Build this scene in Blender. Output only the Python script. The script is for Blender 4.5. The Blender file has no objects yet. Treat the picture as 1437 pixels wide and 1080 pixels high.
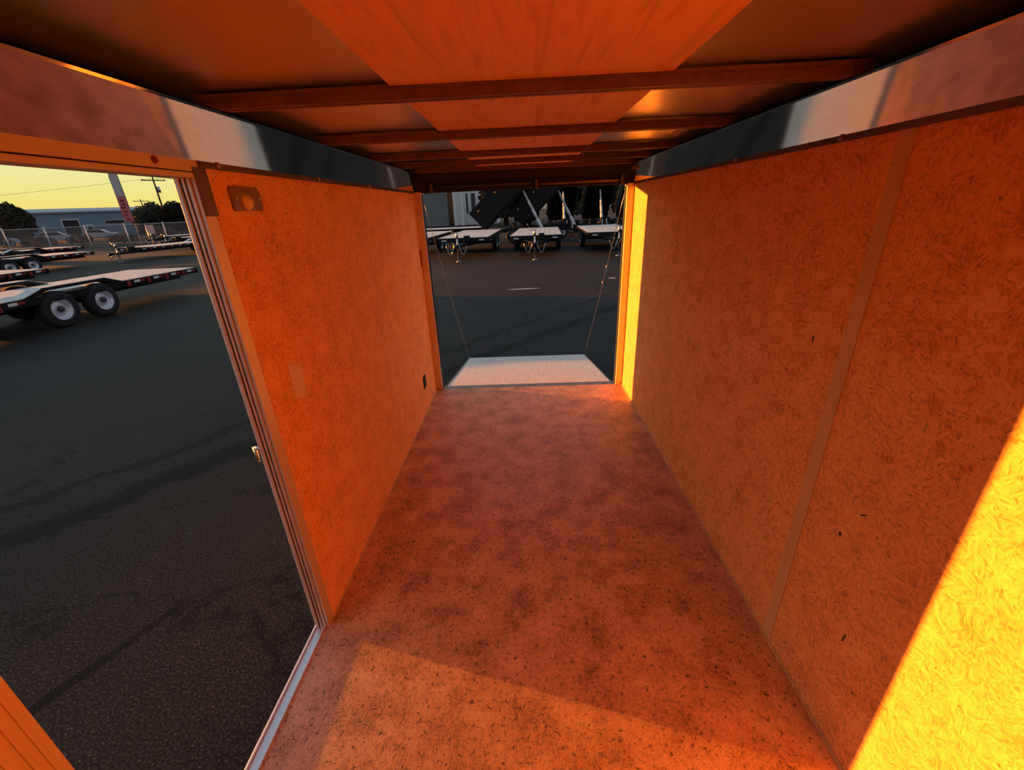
import bpy, bmesh, math, random
from mathutils import Vector, Matrix
R = math.radians
rnd = random.Random(7)
scn = bpy.context.scene
COL = scn.collection

# ------------------------------------------------------------------ camera
cd = bpy.data.cameras.new('camera'); cam = bpy.data.objects.new('camera', cd); COL.objects.link(cam)
FPX = 589.0
def unit(v): return Vector(v).normalized()
cY = unit((11.5, 250, -589)); cZ = unit((-61.5, 1390, 589)); cX = cY.cross(cZ).normalized(); cZ = cX.cross(cY)
rot = Matrix((cX, cY, cZ))
cd.sensor_fit = 'HORIZONTAL'; cd.sensor_width = 36.0; cd.lens = 36.0 * FPX / 1437.0
cd.clip_start = 0.02; cd.clip_end = 2000
cam.matrix_world = Matrix.Translation((0, 0, 1.58)) @ rot.to_4x4()
scn.camera = cam

# ------------------------------------------------------------------ light
SUNK, SUNT = 0.275, 0.056          # low evening sun: travels +x, slightly towards -y, barely down
SUN_E = 16.5
sl = bpy.data.lights.new('sun', 'SUN'); so = bpy.data.objects.new('sun', sl); COL.objects.link(so)
sl.energy = SUN_E; sl.color = (1.0, 0.31, 0.03); sl.angle = R(0.6)
so.rotation_euler = Vector((1, -SUNK, -SUNT)).to_track_quat('-Z', 'Y').to_euler()
so.location = (-20, 6, 6)

w = bpy.data.worlds.new('world'); scn.world = w; w.use_nodes = True
nt = w.node_tree; nt.nodes.clear()
def N(nt, t, **kw):
    n = nt.nodes.new(t)
    for k, v in kw.items():
        if k in n.inputs.keys() if isinstance(k, str) else False: n.inputs[k].default_value = v
        else: setattr(n, k, v)
    return n
tc = N(nt, 'ShaderNodeTexCoord'); sp = N(nt, 'ShaderNodeSeparateXYZ')
nt.links.new(tc.outputs['Generated'], sp.inputs[0])
def ramp(nt, stops, src=None, interp='LINEAR'):
    r = nt.nodes.new('ShaderNodeValToRGB'); cr = r.color_ramp; cr.interpolation = interp
    while len(cr.elements) < len(stops): cr.elements.new(0.5)
    for e, (p, c) in zip(cr.elements, stops):
        e.position = p; e.color = tuple(c) + ((1,) if len(c) == 3 else ())
    if src is not None: nt.links.new(src, r.inputs[0])
    return r
warm = ramp(nt, [(0.0, (.30, .22, .14)), (0.012, (.86, .55, .22)), (0.03, (.90, .76, .20)), (0.10, (.86, .84, .42)),
                 (0.22, (.80, .84, .70)), (0.5, (.42, .52, .62)), (1.0, (.26, .34, .44))], sp.outputs['Z'])
cool = ramp(nt, [(0.0, (.14, .14, .15)), (0.03, (.48, .40, .38)), (0.15, (.42, .44, .50)), (0.5, (.30, .37, .46)), (1.0, (.26, .34, .44))], sp.outputs['Z'])
dt = N(nt, 'ShaderNodeVectorMath', operation='DOT_PRODUCT'); dt.inputs[1].default_value = (-.86, .51, 0)
nt.links.new(tc.outputs['Generated'], dt.inputs[0])
mr = N(nt, 'ShaderNodeMapRange'); mr.inputs['From Min'].default_value = 0.15; mr.inputs['From Max'].default_value = 0.85
nt.links.new(dt.outputs['Value'], mr.inputs['Value'])
mx = N(nt, 'ShaderNodeMix', data_type='RGBA')
nt.links.new(mr.outputs[0], mx.inputs[0]); nt.links.new(cool.outputs[0], mx.inputs[6]); nt.links.new(warm.outputs[0], mx.inputs[7])
bg = N(nt, 'ShaderNodeBackground'); bg.inputs[1].default_value = 1.0
nt.links.new(mx.outputs[2], bg.inputs[0])
wo = N(nt, 'ShaderNodeOutputWorld'); nt.links.new(bg.outputs[0], wo.inputs[0])

vs = scn.view_settings
vs.view_transform = 'Standard'; vs.look = 'None'; vs.gamma = 1.0; vs.use_curve_mapping = False
vs.exposure = 0.0

# ------------------------------------------------------------------ materials
def mat(name, col, rough=0.6, metal=0.0, noise=None, bump=0.0, spec=None):
    """plain procedural material; noise = (scale, amount) mottles the colour"""
    m = bpy.data.materials.new(name); m.use_nodes = True
    nt = m.node_tree; b = nt.nodes['Principled BSDF']
    b.inputs['Base Color'].default_value = (*col, 1); b.inputs['Roughness'].default_value = rough
    b.inputs['Metallic'].default_value = metal
    if spec is not None: b.inputs['Specular IOR Level'].default_value = spec
    if noise:
        t = N(nt, 'ShaderNodeTexCoord'); n = N(nt, 'ShaderNodeTexNoise'); n.inputs['Scale'].default_value = noise[0]
        n.inputs['Detail'].default_value = 6; nt.links.new(t.outputs['Object'], n.inputs['Vector'])
        a = noise[1]
        r = ramp(nt, [(0.3, [c * (1 - a) for c in col]), (0.7, [min(1, c * (1 + a)) for c in col])], n.outputs['Fac'])
        nt.links.new(r.outputs[0], b.inputs['Base Color'])
        if bump:
            bp = N(nt, 'ShaderNodeBump'); bp.inputs['Strength'].default_value = bump; bp.inputs['Distance'].default_value = .01
            nt.links.new(n.outputs['Fac'], bp.inputs['Height']); nt.links.new(bp.outputs[0], b.inputs['Normal'])
    return m

def osb(name, axis, c_dark, c_mid, c_lite, rough=.7, scale=1.0, fleck=.5, worn=False, spec=.3):
    """strand board: crossing layers of long thin strands, each area showing the strands of one direction"""
    m = bpy.data.materials.new(name); m.use_nodes = True
    nt = m.node_tree; b = nt.nodes['Principled BSDF']; L = nt.links.new
    t = N(nt, 'ShaderNodeTexCoord')
    ax = (1, 0, 0) if axis == 'X' else (0, 0, 1)
    def strands(angle, along, across, off, detail=3):
        vr = N(nt, 'ShaderNodeVectorRotate', rotation_type='AXIS_ANGLE'); vr.inputs['Axis'].default_value = ax; vr.inputs['Angle'].default_value = R(angle)
        L(t.outputs['Object'], vr.inputs['Vector'])
        mp = N(nt, 'ShaderNodeMapping'); mp.inputs['Location'].default_value = (off, off * 1.7, off * .6)
        mp.inputs['Scale'].default_value = (20 * scale, across * scale, along * scale) if axis == 'X' else (along * scale, across * scale, 20 * scale)
        L(vr.outputs[0], mp.inputs['Vector'])
        n = N(nt, 'ShaderNodeTexNoise'); n.inputs['Scale'].default_value = 1; n.inputs['Detail'].default_value = detail; n.inputs['Distortion'].default_value = .25
        L(mp.outputs[0], n.inputs['Vector']); return n.outputs['Fac']
    def chooser(sc, off):
        mp = N(nt, 'ShaderNodeMapping'); mp.inputs['Location'].default_value = (off, off, off); L(t.outputs['Object'], mp.inputs[0])
        v = N(nt, 'ShaderNodeTexNoise'); v.inputs['Scale'].default_value = sc * scale; v.inputs['Detail'].default_value = 2; L(mp.outputs[0], v.inputs['Vector'])
        r = ramp(nt, [(.46, (0, 0, 0)), (.54, (1, 1, 1))], v.outputs['Fac']); return r.outputs[0]
    def mixf(f, a, c):
        x = N(nt, 'ShaderNodeMix', data_type='FLOAT'); L(f, x.inputs[0]); L(a, x.inputs[2]); L(c, x.inputs[3]); return x.outputs[0]
    A_ = mixf(chooser(22, 1), strands(12, 22, 120, 0), strands(68, 22, 130, 3))
    B_ = mixf(chooser(26, 5), strands(-35, 26, 150, 7), strands(-78, 20, 120, 11))
    C_ = mixf(chooser(18, 9), A_, B_)
    D_ = mixf(chooser(30, 14), strands(38, 40, 220, 17), strands(-8, 45, 240, 21))
    av = N(nt, 'ShaderNodeMath', operation='MULTIPLY_ADD'); av.inputs[1].default_value = .55; L(D_, av.inputs[0]); L(C_, av.inputs[2])
    big = N(nt, 'ShaderNodeTexNoise'); big.inputs['Scale'].default_value = 6.5 if worn else 9; big.inputs['Detail'].default_value = 8; big.inputs['Roughness'].default_value = .62
    L(t.outputs['Object'], big.inputs['Vector'])
    av2 = N(nt, 'ShaderNodeMath', operation='MULTIPLY_ADD'); av2.inputs[1].default_value = 1.1 if worn else .55
    L(big.outputs['Fac'], av2.inputs[0]); L(av.outputs[0], av2.inputs[2])
    tot = 1.55 + av2.inputs[1].default_value
    half = N(nt, 'ShaderNodeMath', operation='DIVIDE'); half.inputs[1].default_value = tot; L(av2.outputs[0], half.inputs[0])
    r = ramp(nt, [(.38, c_dark), (.49, c_mid), (.60, c_lite)], half.outputs[0])
    fl = N(nt, 'ShaderNodeTexNoise'); fl.inputs['Scale'].default_value = 52 if worn else 80; fl.inputs['Detail'].default_value = 4; fl.inputs['Roughness'].default_value = .7
    L(t.outputs['Object'], fl.inputs['Vector'])
    fr = ramp(nt, [(.33 if worn else .30, (1 - fleck,) * 3), (.43 if worn else .40, (1, 1, 1))], fl.outputs['Fac'])
    mu = N(nt, 'ShaderNodeMix', data_type='RGBA', blend_type='MULTIPLY'); mu.inputs[0].default_value = 1
    L(r.outputs[0], mu.inputs[6]); L(fr.outputs[0], mu.inputs[7])
    L(mu.outputs[2], b.inputs['Base Color'])
    b.inputs['Roughness'].default_value = rough; b.inputs['Specular IOR Level'].default_value = spec
    bp = N(nt, 'ShaderNodeBump'); bp.inputs['Strength'].default_value = .3; bp.inputs['Distance'].default_value = .003
    L(av.outputs[0], bp.inputs['Height']); L(bp.outputs[0], b.inputs['Normal'])
    return m

M = {}
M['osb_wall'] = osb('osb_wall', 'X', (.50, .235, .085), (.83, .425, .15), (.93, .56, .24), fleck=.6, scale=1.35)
M['osb_floor'] = osb('osb_floor', 'Z', (.20, .105, .055), (.56, .31, .16), (.76, .47, .27), rough=.5, fleck=.8, worn=True, spec=.35, scale=1.9)

def plywood(name, c1, c2, axis='Y'):
    m = bpy.data.materials.new(name); m.use_nodes = True
    nt = m.node_tree; b = nt.nodes['Principled BSDF']; L = nt.links.new
    t = N(nt, 'ShaderNodeTexCoord'); mp = N(nt, 'ShaderNodeMapping')
    mp.inputs['Scale'].default_value = (14, 1.1, 14) if axis == 'Y' else (1.1, 14, 14)
    L(t.outputs['Object'], mp.inputs[0])
    n = N(nt, 'ShaderNodeTexNoise'); n.inputs['Scale'].default_value = 1.6; n.inputs['Detail'].default_value = 8; n.inputs['Distortion'].default_value = 1.6
    L(mp.outputs[0], n.inputs['Vector'])
    r = ramp(nt, [(.3, c1), (.5, c2), (.7, [c * .8 for c in c2])], n.outputs['Fac']); L(r.outputs[0], b.inputs['Base Color'])
    b.inputs['Roughness'].default_value = .6; b.inputs['Specular IOR Level'].default_value = .25
    return m
M['plywood'] = plywood('plywood', (.62, .29, .11), (.76, .40, .16))

def metal(name, col, rough, aniso=None, metalness=1.0, wav=0.0, var=.06):
    m = bpy.data.materials.new(name); m.use_nodes = True
    nt = m.node_tree; b = nt.nodes['Principled BSDF']; L = nt.links.new
    b.inputs['Base Color'].default_value = (*col, 1); b.inputs['Metallic'].default_value = metalness
    t = N(nt, 'ShaderNodeTexCoord'); mp = N(nt, 'ShaderNodeMapping'); mp.inputs['Scale'].default_value = aniso or (1, 1, 1)
    L(t.outputs['Object'], mp.inputs[0])
    n = N(nt, 'ShaderNodeTexNoise'); n.inputs['Scale'].default_value = 3; n.inputs['Detail'].default_value = 5; L(mp.outputs[0], n.inputs['Vector'])
    mr = N(nt, 'ShaderNodeMapRange'); mr.inputs['To Min'].default_value = max(.02, rough - var); mr.inputs['To Max'].default_value = rough + var
    L(n.outputs['Fac'], mr.inputs['Value']); L(mr.outputs[0], b.inputs['Roughness'])
    if wav:
        w_ = N(nt, 'ShaderNodeTexNoise'); w_.inputs['Scale'].default_value = 1.7; w_.inputs['Detail'].default_value = 1; L(t.outputs['Object'], w_.inputs['Vector'])
        bp = N(nt, 'ShaderNodeBump'); bp.inputs['Strength'].default_value = wav; bp.inputs['Distance'].default_value = .05
        L(w_.outputs['Fac'], bp.inputs['Height']); L(bp.outputs[0], b.inputs['Normal'])
    return m
M['roof_sheet'] = metal('roof_sheet', (.70, .72, .62), .30, (1, .3, 1), wav=.25)
M['cove'] = metal('cove', (.68, .58, .49), .055, (1, .2, 6), wav=.015, var=.01)
M['alu'] = metal('alu', (.74, .64, .50), .42, (1, 1, .2), metalness=.5)
M['alu_bright'] = mat('alu_bright', (.72, .73, .78), .3, .6)
M['galv'] = metal('galv', (.55, .55, .53), .4, (2, 2, 2))
M['bow'] = mat('bow', (.13, .07, .04), .5, 0, (30, .25))
M['black'] = mat('black', (.006, .006, .007), .55)
M['blackpaint'] = mat('blackpaint', (.004, .004, .005), .45, 0, (4, .2), spec=.25)
M['greyframe'] = mat('greyframe', (.16, .14, .13), .4, .6, (8, .2))
M['skin'] = mat('skin', (.62, .63, .64), .35, .3, (3, .05))
M['strip'] = mat('strip', (.66, .47, .27), .5, 0, (6, .08))
M['rubber'] = mat('rubber', (.012, .012, .013), .8, 0, (20, .3), .3)
M['tyre'] = M['rubber']
M['rim'] = mat('rim', (.66, .68, .72), .35, .35, (6, .08))
M['hub'] = mat('hub', (.06, .06, .065), .4, .5)
M['deckwood'] = mat('deckwood', (.60, .62, .58), .8, 0, (5, .15), .3)
M['red'] = mat('red', (.22, .012, .015), .4)
M['white'] = mat('white', (.75, .70, .70), .5)
M['amber'] = mat('amber', (.8, .35, .05), .3)
M['chrome'] = mat('chrome', (.75, .76, .76), .6)
M['steel'] = metal('steel', (.45, .46, .48), .35)
M['ramp'] = mat('ramp', (.62, .58, .52), .7, 0, (26, .14), .3)
M['sticker'] = mat('sticker', (.80, .62, .42), .5, 0, (40, .05))
M['knot'] = mat('knot', (.09, .035, .014), .8)
M['dome'] = mat('dome', (.25, .17, .09), .3, .4, (20, .2))
M['lens'] = mat('lens', (.75, .60, .35), .2)
M['pink'] = mat('pink', (.75, .16, .17), .7, 0, (3, .1))
M['flaggrey'] = mat('flaggrey', (.55, .46, .42), .7)
M['bldblue'] = mat('bldblue', (.20, .27, .34), .7, 0, (1, .08))
M['bldroof'] = mat('bldroof', (.32, .38, .42), .6)
M['bldgrey'] = mat('bldgrey', (.17, .19, .18), .7, 0, (1, .1))
M['bldwhite'] = mat('bldwhite', (.80, .79, .76), .6)
M['glassdark'] = mat('glassdark', (.02, .02, .025), .15)
M['timber'] = mat('timber', (.10, .07, .05), .9, 0, (9, .3))
M['bark'] = mat('bark', (.06, .045, .03), .9, 0, (12, .3))
M['leafdark'] = mat('leafdark', (.035, .034, .018), .9, 0, (3, .4))
M['leafbrown'] = mat('leafbrown', (.11, .075, .042), .9, 0, (2, .4))
M['hill'] = mat('hill', (.13, .075, .05), 1, 0, (.05, .3))
M['carwhite'] = mat('carwhite', (.55, .57, .62), .25)

def asphalt():
    m = bpy.data.materials.new('asphalt'); m.use_nodes = True
    nt = m.node_tree; b = nt.nodes['Principled BSDF']; L = nt.links.new
    t = N(nt, 'ShaderNodeTexCoord')
    g = N(nt, 'ShaderNodeTexNoise'); g.inputs['Scale'].default_value = 95; g.inputs['Detail'].default_value = 3; L(t.outputs['Object'], g.inputs['Vector'])
    p = N(nt, 'ShaderNodeTexNoise'); p.inputs['Scale'].default_value = .55; p.inputs['Detail'].default_value = 5; L(t.outputs['Object'], p.inputs['Vector'])
    base = ramp(nt, [(.34, (.006, .0057, .0055)), (.5, (.019, .018, .0175)), (.62, (.036, .033, .031)), (.72, (.12, .11, .10))], g.outputs['Fac'])  # palest stones double as sun glints, painted into the colour
    patch = ramp(nt, [(.35, (.80, .82, .85)), (.65, (1.15, 1.12, 1.08))], p.outputs['Fac'])
    mu = N(nt, 'ShaderNodeMix', data_type='RGBA', blend_type='MULTIPLY'); mu.inputs[0].default_value = 1; L(base.outputs[0], mu.inputs[6]); L(patch.outputs[0], mu.inputs[7])
    # tar-dark seams: wandering cracks
    wn = N(nt, 'ShaderNodeTexNoise'); wn.inputs['Scale'].default_value = .8; wn.inputs['Detail'].default_value = 7; wn.inputs['Roughness'].default_value = .62; L(t.outputs['Object'], wn.inputs['Vector'])
    add = N(nt, 'ShaderNodeVectorMath', operation='MULTIPLY_ADD'); add.inputs[1].default_value = (1.3,) * 3; L(wn.outputs['Color'], add.inputs[0]); L(t.outputs['Object'], add.inputs[2])
    mp = N(nt, 'ShaderNodeMapping'); mp.inputs['Scale'].default_value = (.22, .55, 1); L(add.outputs[0], mp.inputs[0])
    v = N(nt, 'ShaderNodeTexVoronoi', feature='DISTANCE_TO_EDGE'); v.inputs['Scale'].default_value = 1.0; L(mp.outputs[0], v.inputs['Vector'])
    cr = ramp(nt, [(0, (.35,) * 3), (.004, (.6,) * 3), (.009, (1,) * 3)], v.outputs['Distance'])
    mu2 = N(nt, 'ShaderNodeMix', data_type='RGBA', blend_type='MULTIPLY'); mu2.inputs[0].default_value = 1; L(mu.outputs[2], mu2.inputs[6]); L(cr.outputs[0], mu2.inputs[7])
    # worn darker tracks parallel to the trailer, ragged edges
    sx = N(nt, 'ShaderNodeSeparateXYZ'); L(t.outputs['Object'], sx.inputs[0])
    n2 = N(nt, 'ShaderNodeTexNoise'); n2.inputs['Scale'].default_value = 2.2; n2.inputs['Detail'].default_value = 6; L(t.outputs['Object'], n2.inputs['Vector'])
    n3 = N(nt, 'ShaderNodeTexNoise'); n3.inputs['Scale'].default_value = 14; n3.inputs['Detail'].default_value = 7; n3.inputs['Roughness'].default_value = .75; L(t.outputs['Object'], n3.inputs['Vector'])
    acc = None
    for (bb, c, wob, wd, lo, y0, y1) in ((-.85, 5.52, .55, .26, .30, -9, 60), (-.80, 6.05, .6, .13, .45, -9, 60), (-.53, 2.87, .16, .05, .35, .75, 1.65), (-.67, 8.76, .12, .035, .5, -9, 60), (-.70, 7.3, .10, .02, .7, -9, 60),
                                    (.35, -2.2, .5, .03, .45, 5, 14), (-.9, 8.2, .5, .03, .45, 6, 14), (-.25, 2.0, .4, .025, .5, 6, 15)):
        m1 = N(nt, 'ShaderNodeMath', operation='MULTIPLY_ADD'); m1.inputs[1].default_value = bb; L(sx.outputs['Y'], m1.inputs[0]); L(sx.outputs['X'], m1.inputs[2])
        m3 = N(nt, 'ShaderNodeMath', operation='MULTIPLY_ADD'); m3.inputs[1].default_value = wob; m3.inputs[2].default_value = c - wob / 2; L(n2.outputs['Fac'], m3.inputs[0])
        m4 = N(nt, 'ShaderNodeMath', operation='ADD'); L(m1.outputs[0], m4.inputs[0]); L(m3.outputs[0], m4.inputs[1])
        m5 = N(nt, 'ShaderNodeMath', operation='ABSOLUTE'); L(m4.outputs[0], m5.inputs[0])
        # broken edges: grain and small noise eat into the band
        e1 = N(nt, 'ShaderNodeMath', operation='MULTIPLY_ADD'); e1.inputs[1].default_value = wd * 1.6; L(n3.outputs['Fac'], e1.inputs[0]); L(m5.outputs[0], e1.inputs[2])
        m6 = N(nt, 'ShaderNodeMapRange'); m6.inputs['From Min'].default_value = wd * 1.25; m6.inputs['From Max'].default_value = wd * 1.7; m6.inputs['To Min'].default_value = lo; m6.inputs['To Max'].default_value = 1
        L(e1.outputs[0], m6.inputs['Value'])
        if y0 > -9:
            g1_ = N(nt, 'ShaderNodeMath', operation='LESS_THAN'); g1_.inputs[1].default_value = y0; L(sx.outputs['Y'], g1_.inputs[0])
            g2_ = N(nt, 'ShaderNodeMath', operation='GREATER_THAN'); g2_.inputs[1].default_value = y1; L(sx.outputs['Y'], g2_.inputs[0])
            g3_ = N(nt, 'ShaderNodeMath', operation='MAXIMUM'); L(g1_.outputs[0], g3_.inputs[0]); L(g2_.outputs[0], g3_.inputs[1])
            g4_ = N(nt, 'ShaderNodeMath', operation='MAXIMUM'); L(g3_.outputs[0], g4_.inputs[0]); L(m6.outputs[0], g4_.inputs[1]); m6 = g4_
        if acc is None: acc = m6.outputs[0]
        else:
            mm = N(nt, 'ShaderNodeMath', operation='MINIMUM'); L(acc, mm.inputs[0]); L(m6.outputs[0], mm.inputs[1]); acc = mm.outputs[0]
    mu3 = N(nt, 'ShaderNodeMix', data_type='RGBA', blend_type='MULTIPLY'); mu3.inputs[0].default_value = 1; L(mu2.outputs[2], mu3.inputs[6]); L(acc, mu3.inputs[7])
    L(mu3.outputs[2], b.inputs['Base Color'])
    b.inputs['Roughness'].default_value = .8; b.inputs['Specular IOR Level'].default_value = .2
    bp = N(nt, 'ShaderNodeBump'); bp.inputs['Strength'].default_value = .4; bp.inputs['Distance'].default_value = .006
    L(g.outputs['Fac'], bp.inputs['Height']); L(bp.outputs[0], b.inputs['Normal'])
    return m
M['asphalt'] = asphalt()

def chainlink():
    m = bpy.data.materials.new('chainlink'); m.use_nodes = True
    nt = m.node_tree; b = nt.nodes['Principled BSDF']; L = nt.links.new
    b.inputs['Base Color'].default_value = (.16, .17, .17, 1); b.inputs['Roughness'].default_value = .5; b.inputs['Metallic'].default_value = .5
    t = N(nt, 'ShaderNodeTexCoord'); sx = N(nt, 'ShaderNodeSeparateXYZ'); L(t.outputs['Object'], sx.inputs[0])
    outs = []
    for sgn in (1, -1):
        a = N(nt, 'ShaderNodeMath', operation='MULTIPLY_ADD'); a.inputs[1].default_value = sgn; L(sx.outputs['Z'], a.inputs[0]); L(sx.outputs['X'], a.inputs[2])
        d = N(nt, 'ShaderNodeMath', operation='MULTIPLY'); d.inputs[1].default_value = 1 / .09; L(a.outputs[0], d.inputs[0])
        f = N(nt, 'ShaderNodeMath', operation='FRACT'); L(d.outputs[0], f.inputs[0])
        c = N(nt, 'ShaderNodeMath', operation='LESS_THAN'); c.inputs[1].default_value = .13; L(f.outputs[0], c.inputs[0]); outs.append(c)
    mx_ = N(nt, 'ShaderNodeMath', operation='MAXIMUM'); L(outs[0].outputs[0], mx_.inputs[0]); L(outs[1].outputs[0], mx_.inputs[1])
    L(mx_.outputs[0], b.inputs['Alpha'])
    return m
M['chainlink'] = chainlink()

# ------------------------------------------------------------------ mesh helpers
def box(bm, x0, x1, y0, y1, z0, z1, mi=0):
    vs_ = [bm.verts.new(p) for p in ((x0, y0, z0), (x1, y0, z0), (x1, y1, z0), (x0, y1, z0), (x0, y0, z1), (x1, y0, z1), (x1, y1, z1), (x0, y1, z1))]
    for f in ((0, 3, 2, 1), (4, 5, 6, 7), (0, 1, 5, 4), (1, 2, 6, 5), (2, 3, 7, 6), (3, 0, 4, 7)):
        fc = bm.faces.new([vs_[i] for i in f]); fc.material_index = mi
def obox(bm, c, half, rotm, mi=0):
    a = len(bm.verts); box(bm, -half[0], half[0], -half[1], half[1], -half[2], half[2], mi)
    bm.verts.ensure_lookup_table()
    for v in bm.verts[a:]: v.co = rotm @ v.co + Vector(c)
def beam(bm, p0, p1, wx, wz, mi=0):
    p0, p1 = Vector(p0), Vector(p1); d = p1 - p0
    q = d.to_track_quat('Y', 'Z').to_matrix()
    obox(bm, (p0 + p1) / 2, (wx / 2, d.length / 2, wz / 2), q, mi)
def cyl(bm, p0, p1, r0, r1=None, n=14, mi=0, cap=True):
    r1 = r0 if r1 is None else r1
    p0, p1 = Vector(p0), Vector(p1); q = (p1 - p0).to_track_quat('Z', 'Y').to_matrix()
    A = [bm.verts.new(p0 + q @ Vector((r0 * math.cos(2 * math.pi * i / n), r0 * math.sin(2 * math.pi * i / n), 0))) for i in range(n)]
    B = [bm.verts.new(p1 + q @ Vector((r1 * math.cos(2 * math.pi * i / n), r1 * math.sin(2 * math.pi * i / n), 0))) for i in range(n)]
    for i in range(n):
        f = bm.faces.new((A[i], A[(i + 1) % n], B[(i + 1) % n], B[i])); f.material_index = mi; f.smooth = True
    if cap:
        bm.faces.new(A[::-1]).material_index = mi; bm.faces.new(B).material_index = mi
def tube(bm, pts, r, n=8, mi=0):
    pts = [Vector(p) for p in pts]; rings = []
    for i, p in enumerate(pts):
        d = (pts[min(i + 1, len(pts) - 1)] - pts[max(i - 1, 0)]).normalized()
        u = d.orthogonal().normalized() if i == 0 else (u - d * u.dot(d)).normalized()
        v = d.cross(u)
        rings.append([bm.verts.new(p + u * r * math.cos(2 * math.pi * k / n) + v * r * math.sin(2 * math.pi * k / n)) for k in range(n)])
    for a, b_ in zip(rings, rings[1:]):
        for k in range(n):
            f = bm.faces.new((a[k], a[(k + 1) % n], b_[(k + 1) % n], b_[k])); f.smooth = True; f.material_index = mi
    bm.faces.new(rings[0][::-1]); bm.faces.new(rings[-1])
def prism(bm, prof, y0, y1, mi=0, axis='Y'):
    """closed profile [(a,b)] extruded along axis"""
    P = (lambda a, b_, t: (a, t, b_)) if axis == 'Y' else ((lambda a, b_, t: (t, a, b_)) if axis == 'X' else (lambda a, b_, t: (a, b_, t)))
    A = [bm.verts.new(P(a, b_, y0)) for a, b_ in prof]; B = [bm.verts.new(P(a, b_, y1)) for a, b_ in prof]
    n = len(prof)
    for i in range(n): bm.faces.new((A[i], A[(i + 1) % n], B[(i + 1) % n], B[i])).material_index = mi
    bm.faces.new(A[::-1]).material_index = mi; bm.faces.new(B).material_index = mi
def lathe(bm, prof, n=28, axis='X', mi=0):
    """profile [(r, t)] revolved about axis"""
    rings = []
    for r, t in prof:
        ring = []
        for k in range(n):
            a = 2 * math.pi * k / n; c, s = r * math.cos(a), r * math.sin(a)
            ring.append(bm.verts.new((t, c, s) if axis == 'X' else (c, s, t)))
        rings.append(ring)
    for a, b_ in zip(rings, rings[1:]):
        for k in range(n):
            f = bm.faces.new((a[k], a[(k + 1) % n], b_[(k + 1) % n], b_[k])); f.smooth = True; f.material_index = mi
def obj(name, bm, mats, parent=None, bevel=0, smooth=False):
    bmesh.ops.recalc_face_normals(bm, faces=bm.faces)
    me = bpy.data.meshes.new(name); bm.to_mesh(me); bm.free()
    for m in (mats if isinstance(mats, (list, tuple)) else [mats]): me.materials.append(M[m])
    o = bpy.data.objects.new(name, me); COL.objects.link(o); o.parent = parent
    if bevel:
        b = o.modifiers.new('bevel', 'BEVEL'); b.width = bevel; b.segments = 2; b.limit_method = 'ANGLE'
    return o
def NB(): return bmesh.new()
def tag(o, label, cat, group=None, kind=None):
    o['label'] = label; o['category'] = cat
    if group: o['group'] = group
    if kind: o['kind'] = kind
    return o
def struct(name, bm, mats, bevel=0, parent=None):
    o = obj(name, bm, mats, parent, bevel)
    if not parent: o['kind'] = 'structure'
    return o
def empty(name, loc=(0, 0, 0), rz=0):
    o = bpy.data.objects.new(name, None); COL.objects.link(o); o.location = loc; o.rotation_euler = (0, 0, rz)
    o.empty_display_size = .2
    return o
def copy_tree(o, parent=None):
    c = o.copy(); COL.objects.link(c); c.parent = parent
    for ch in list(o.children): copy_tree(ch, c)
    return c

# ------------------------------------------------------------------ the cargo trailer's inside = the room
XL, XR, YE, WT, ZC, GZ = -.853, .908, 3.68, 1.73, 1.866, -.42
XO, XRO = -.895, .950           # outer faces of the side walls
DY0, DY1, DZ = .42, 1.205, 1.70   # side door opening
YF = -1.05                      # where the front wall starts

b = NB(); box(b, XO, XRO, YF, YE, -.022, 0, 0); box(b, XO, XRO, YF, YE + .03, -.10, -.022, 1); fl = struct('floor', b, ['osb_floor', 'blackpaint'])
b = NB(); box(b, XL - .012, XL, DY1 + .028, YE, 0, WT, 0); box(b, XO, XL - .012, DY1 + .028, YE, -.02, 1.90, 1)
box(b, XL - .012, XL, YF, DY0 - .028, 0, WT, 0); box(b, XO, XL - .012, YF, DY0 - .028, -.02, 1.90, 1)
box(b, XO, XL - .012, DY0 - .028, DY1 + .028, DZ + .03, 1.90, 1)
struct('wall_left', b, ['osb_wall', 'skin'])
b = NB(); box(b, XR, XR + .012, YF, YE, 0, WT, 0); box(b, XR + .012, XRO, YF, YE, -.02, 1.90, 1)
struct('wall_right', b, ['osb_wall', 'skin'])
b = NB()   # wedge front behind the camera
prism(b, [(XL, YF), (0.027, YF - .6), (XR, YF), (XR, YF - .04), (0.027, YF - .66), (XL, YF - .04)], 0, 1.90, axis='Z'); struct('wall_front', b, ['osb_wall'])
b = NB(); prism(b, [(XO, YF), (0.027, YF - .64), (XRO, YF)], -.022, 0, axis='Z'); struct('floor_front', b, ['osb_floor'])
b = NB(); prism(b, [(XO, YF), (0.027, YF - .64), (XRO, YF)], ZC, ZC + .02, axis='Z'); struct('ceiling_front', b, ['roof_sheet'])

# roof: metal sheets, plywood strip along the middle (under the sheet)
b = NB(); box(b, XO, XRO, YF, YE + .1, ZC + .004, ZC + .03); struct('ceiling', b, 'roof_sheet')
b = NB(); box(b, XO - .005, XO + .04, YF, YE + .1, 1.87, 1.90); box(b, XRO - .04, XRO + .005, YF, YE + .1, 1.87, 1.90); struct('trim_edge_shade', b, 'black')  # black roof-edge strips: shade of the unlit roof gap put in as colour
b = NB(); box(b, XL - .06, XL - .006, YF, YE, 1.845, 1.869); box(b, XR + .006, XR + .06, YF, YE, 1.845, 1.869); struct('trim_gap_shade', b, 'black')  # black strips stand in for the shade between cove and ceiling
strip = NB(); box(strip, -.306, .373, YF, YE - .02, ZC - .004, ZC + .003)
struct('trim_ceiling_strip', strip, 'plywood')

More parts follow.
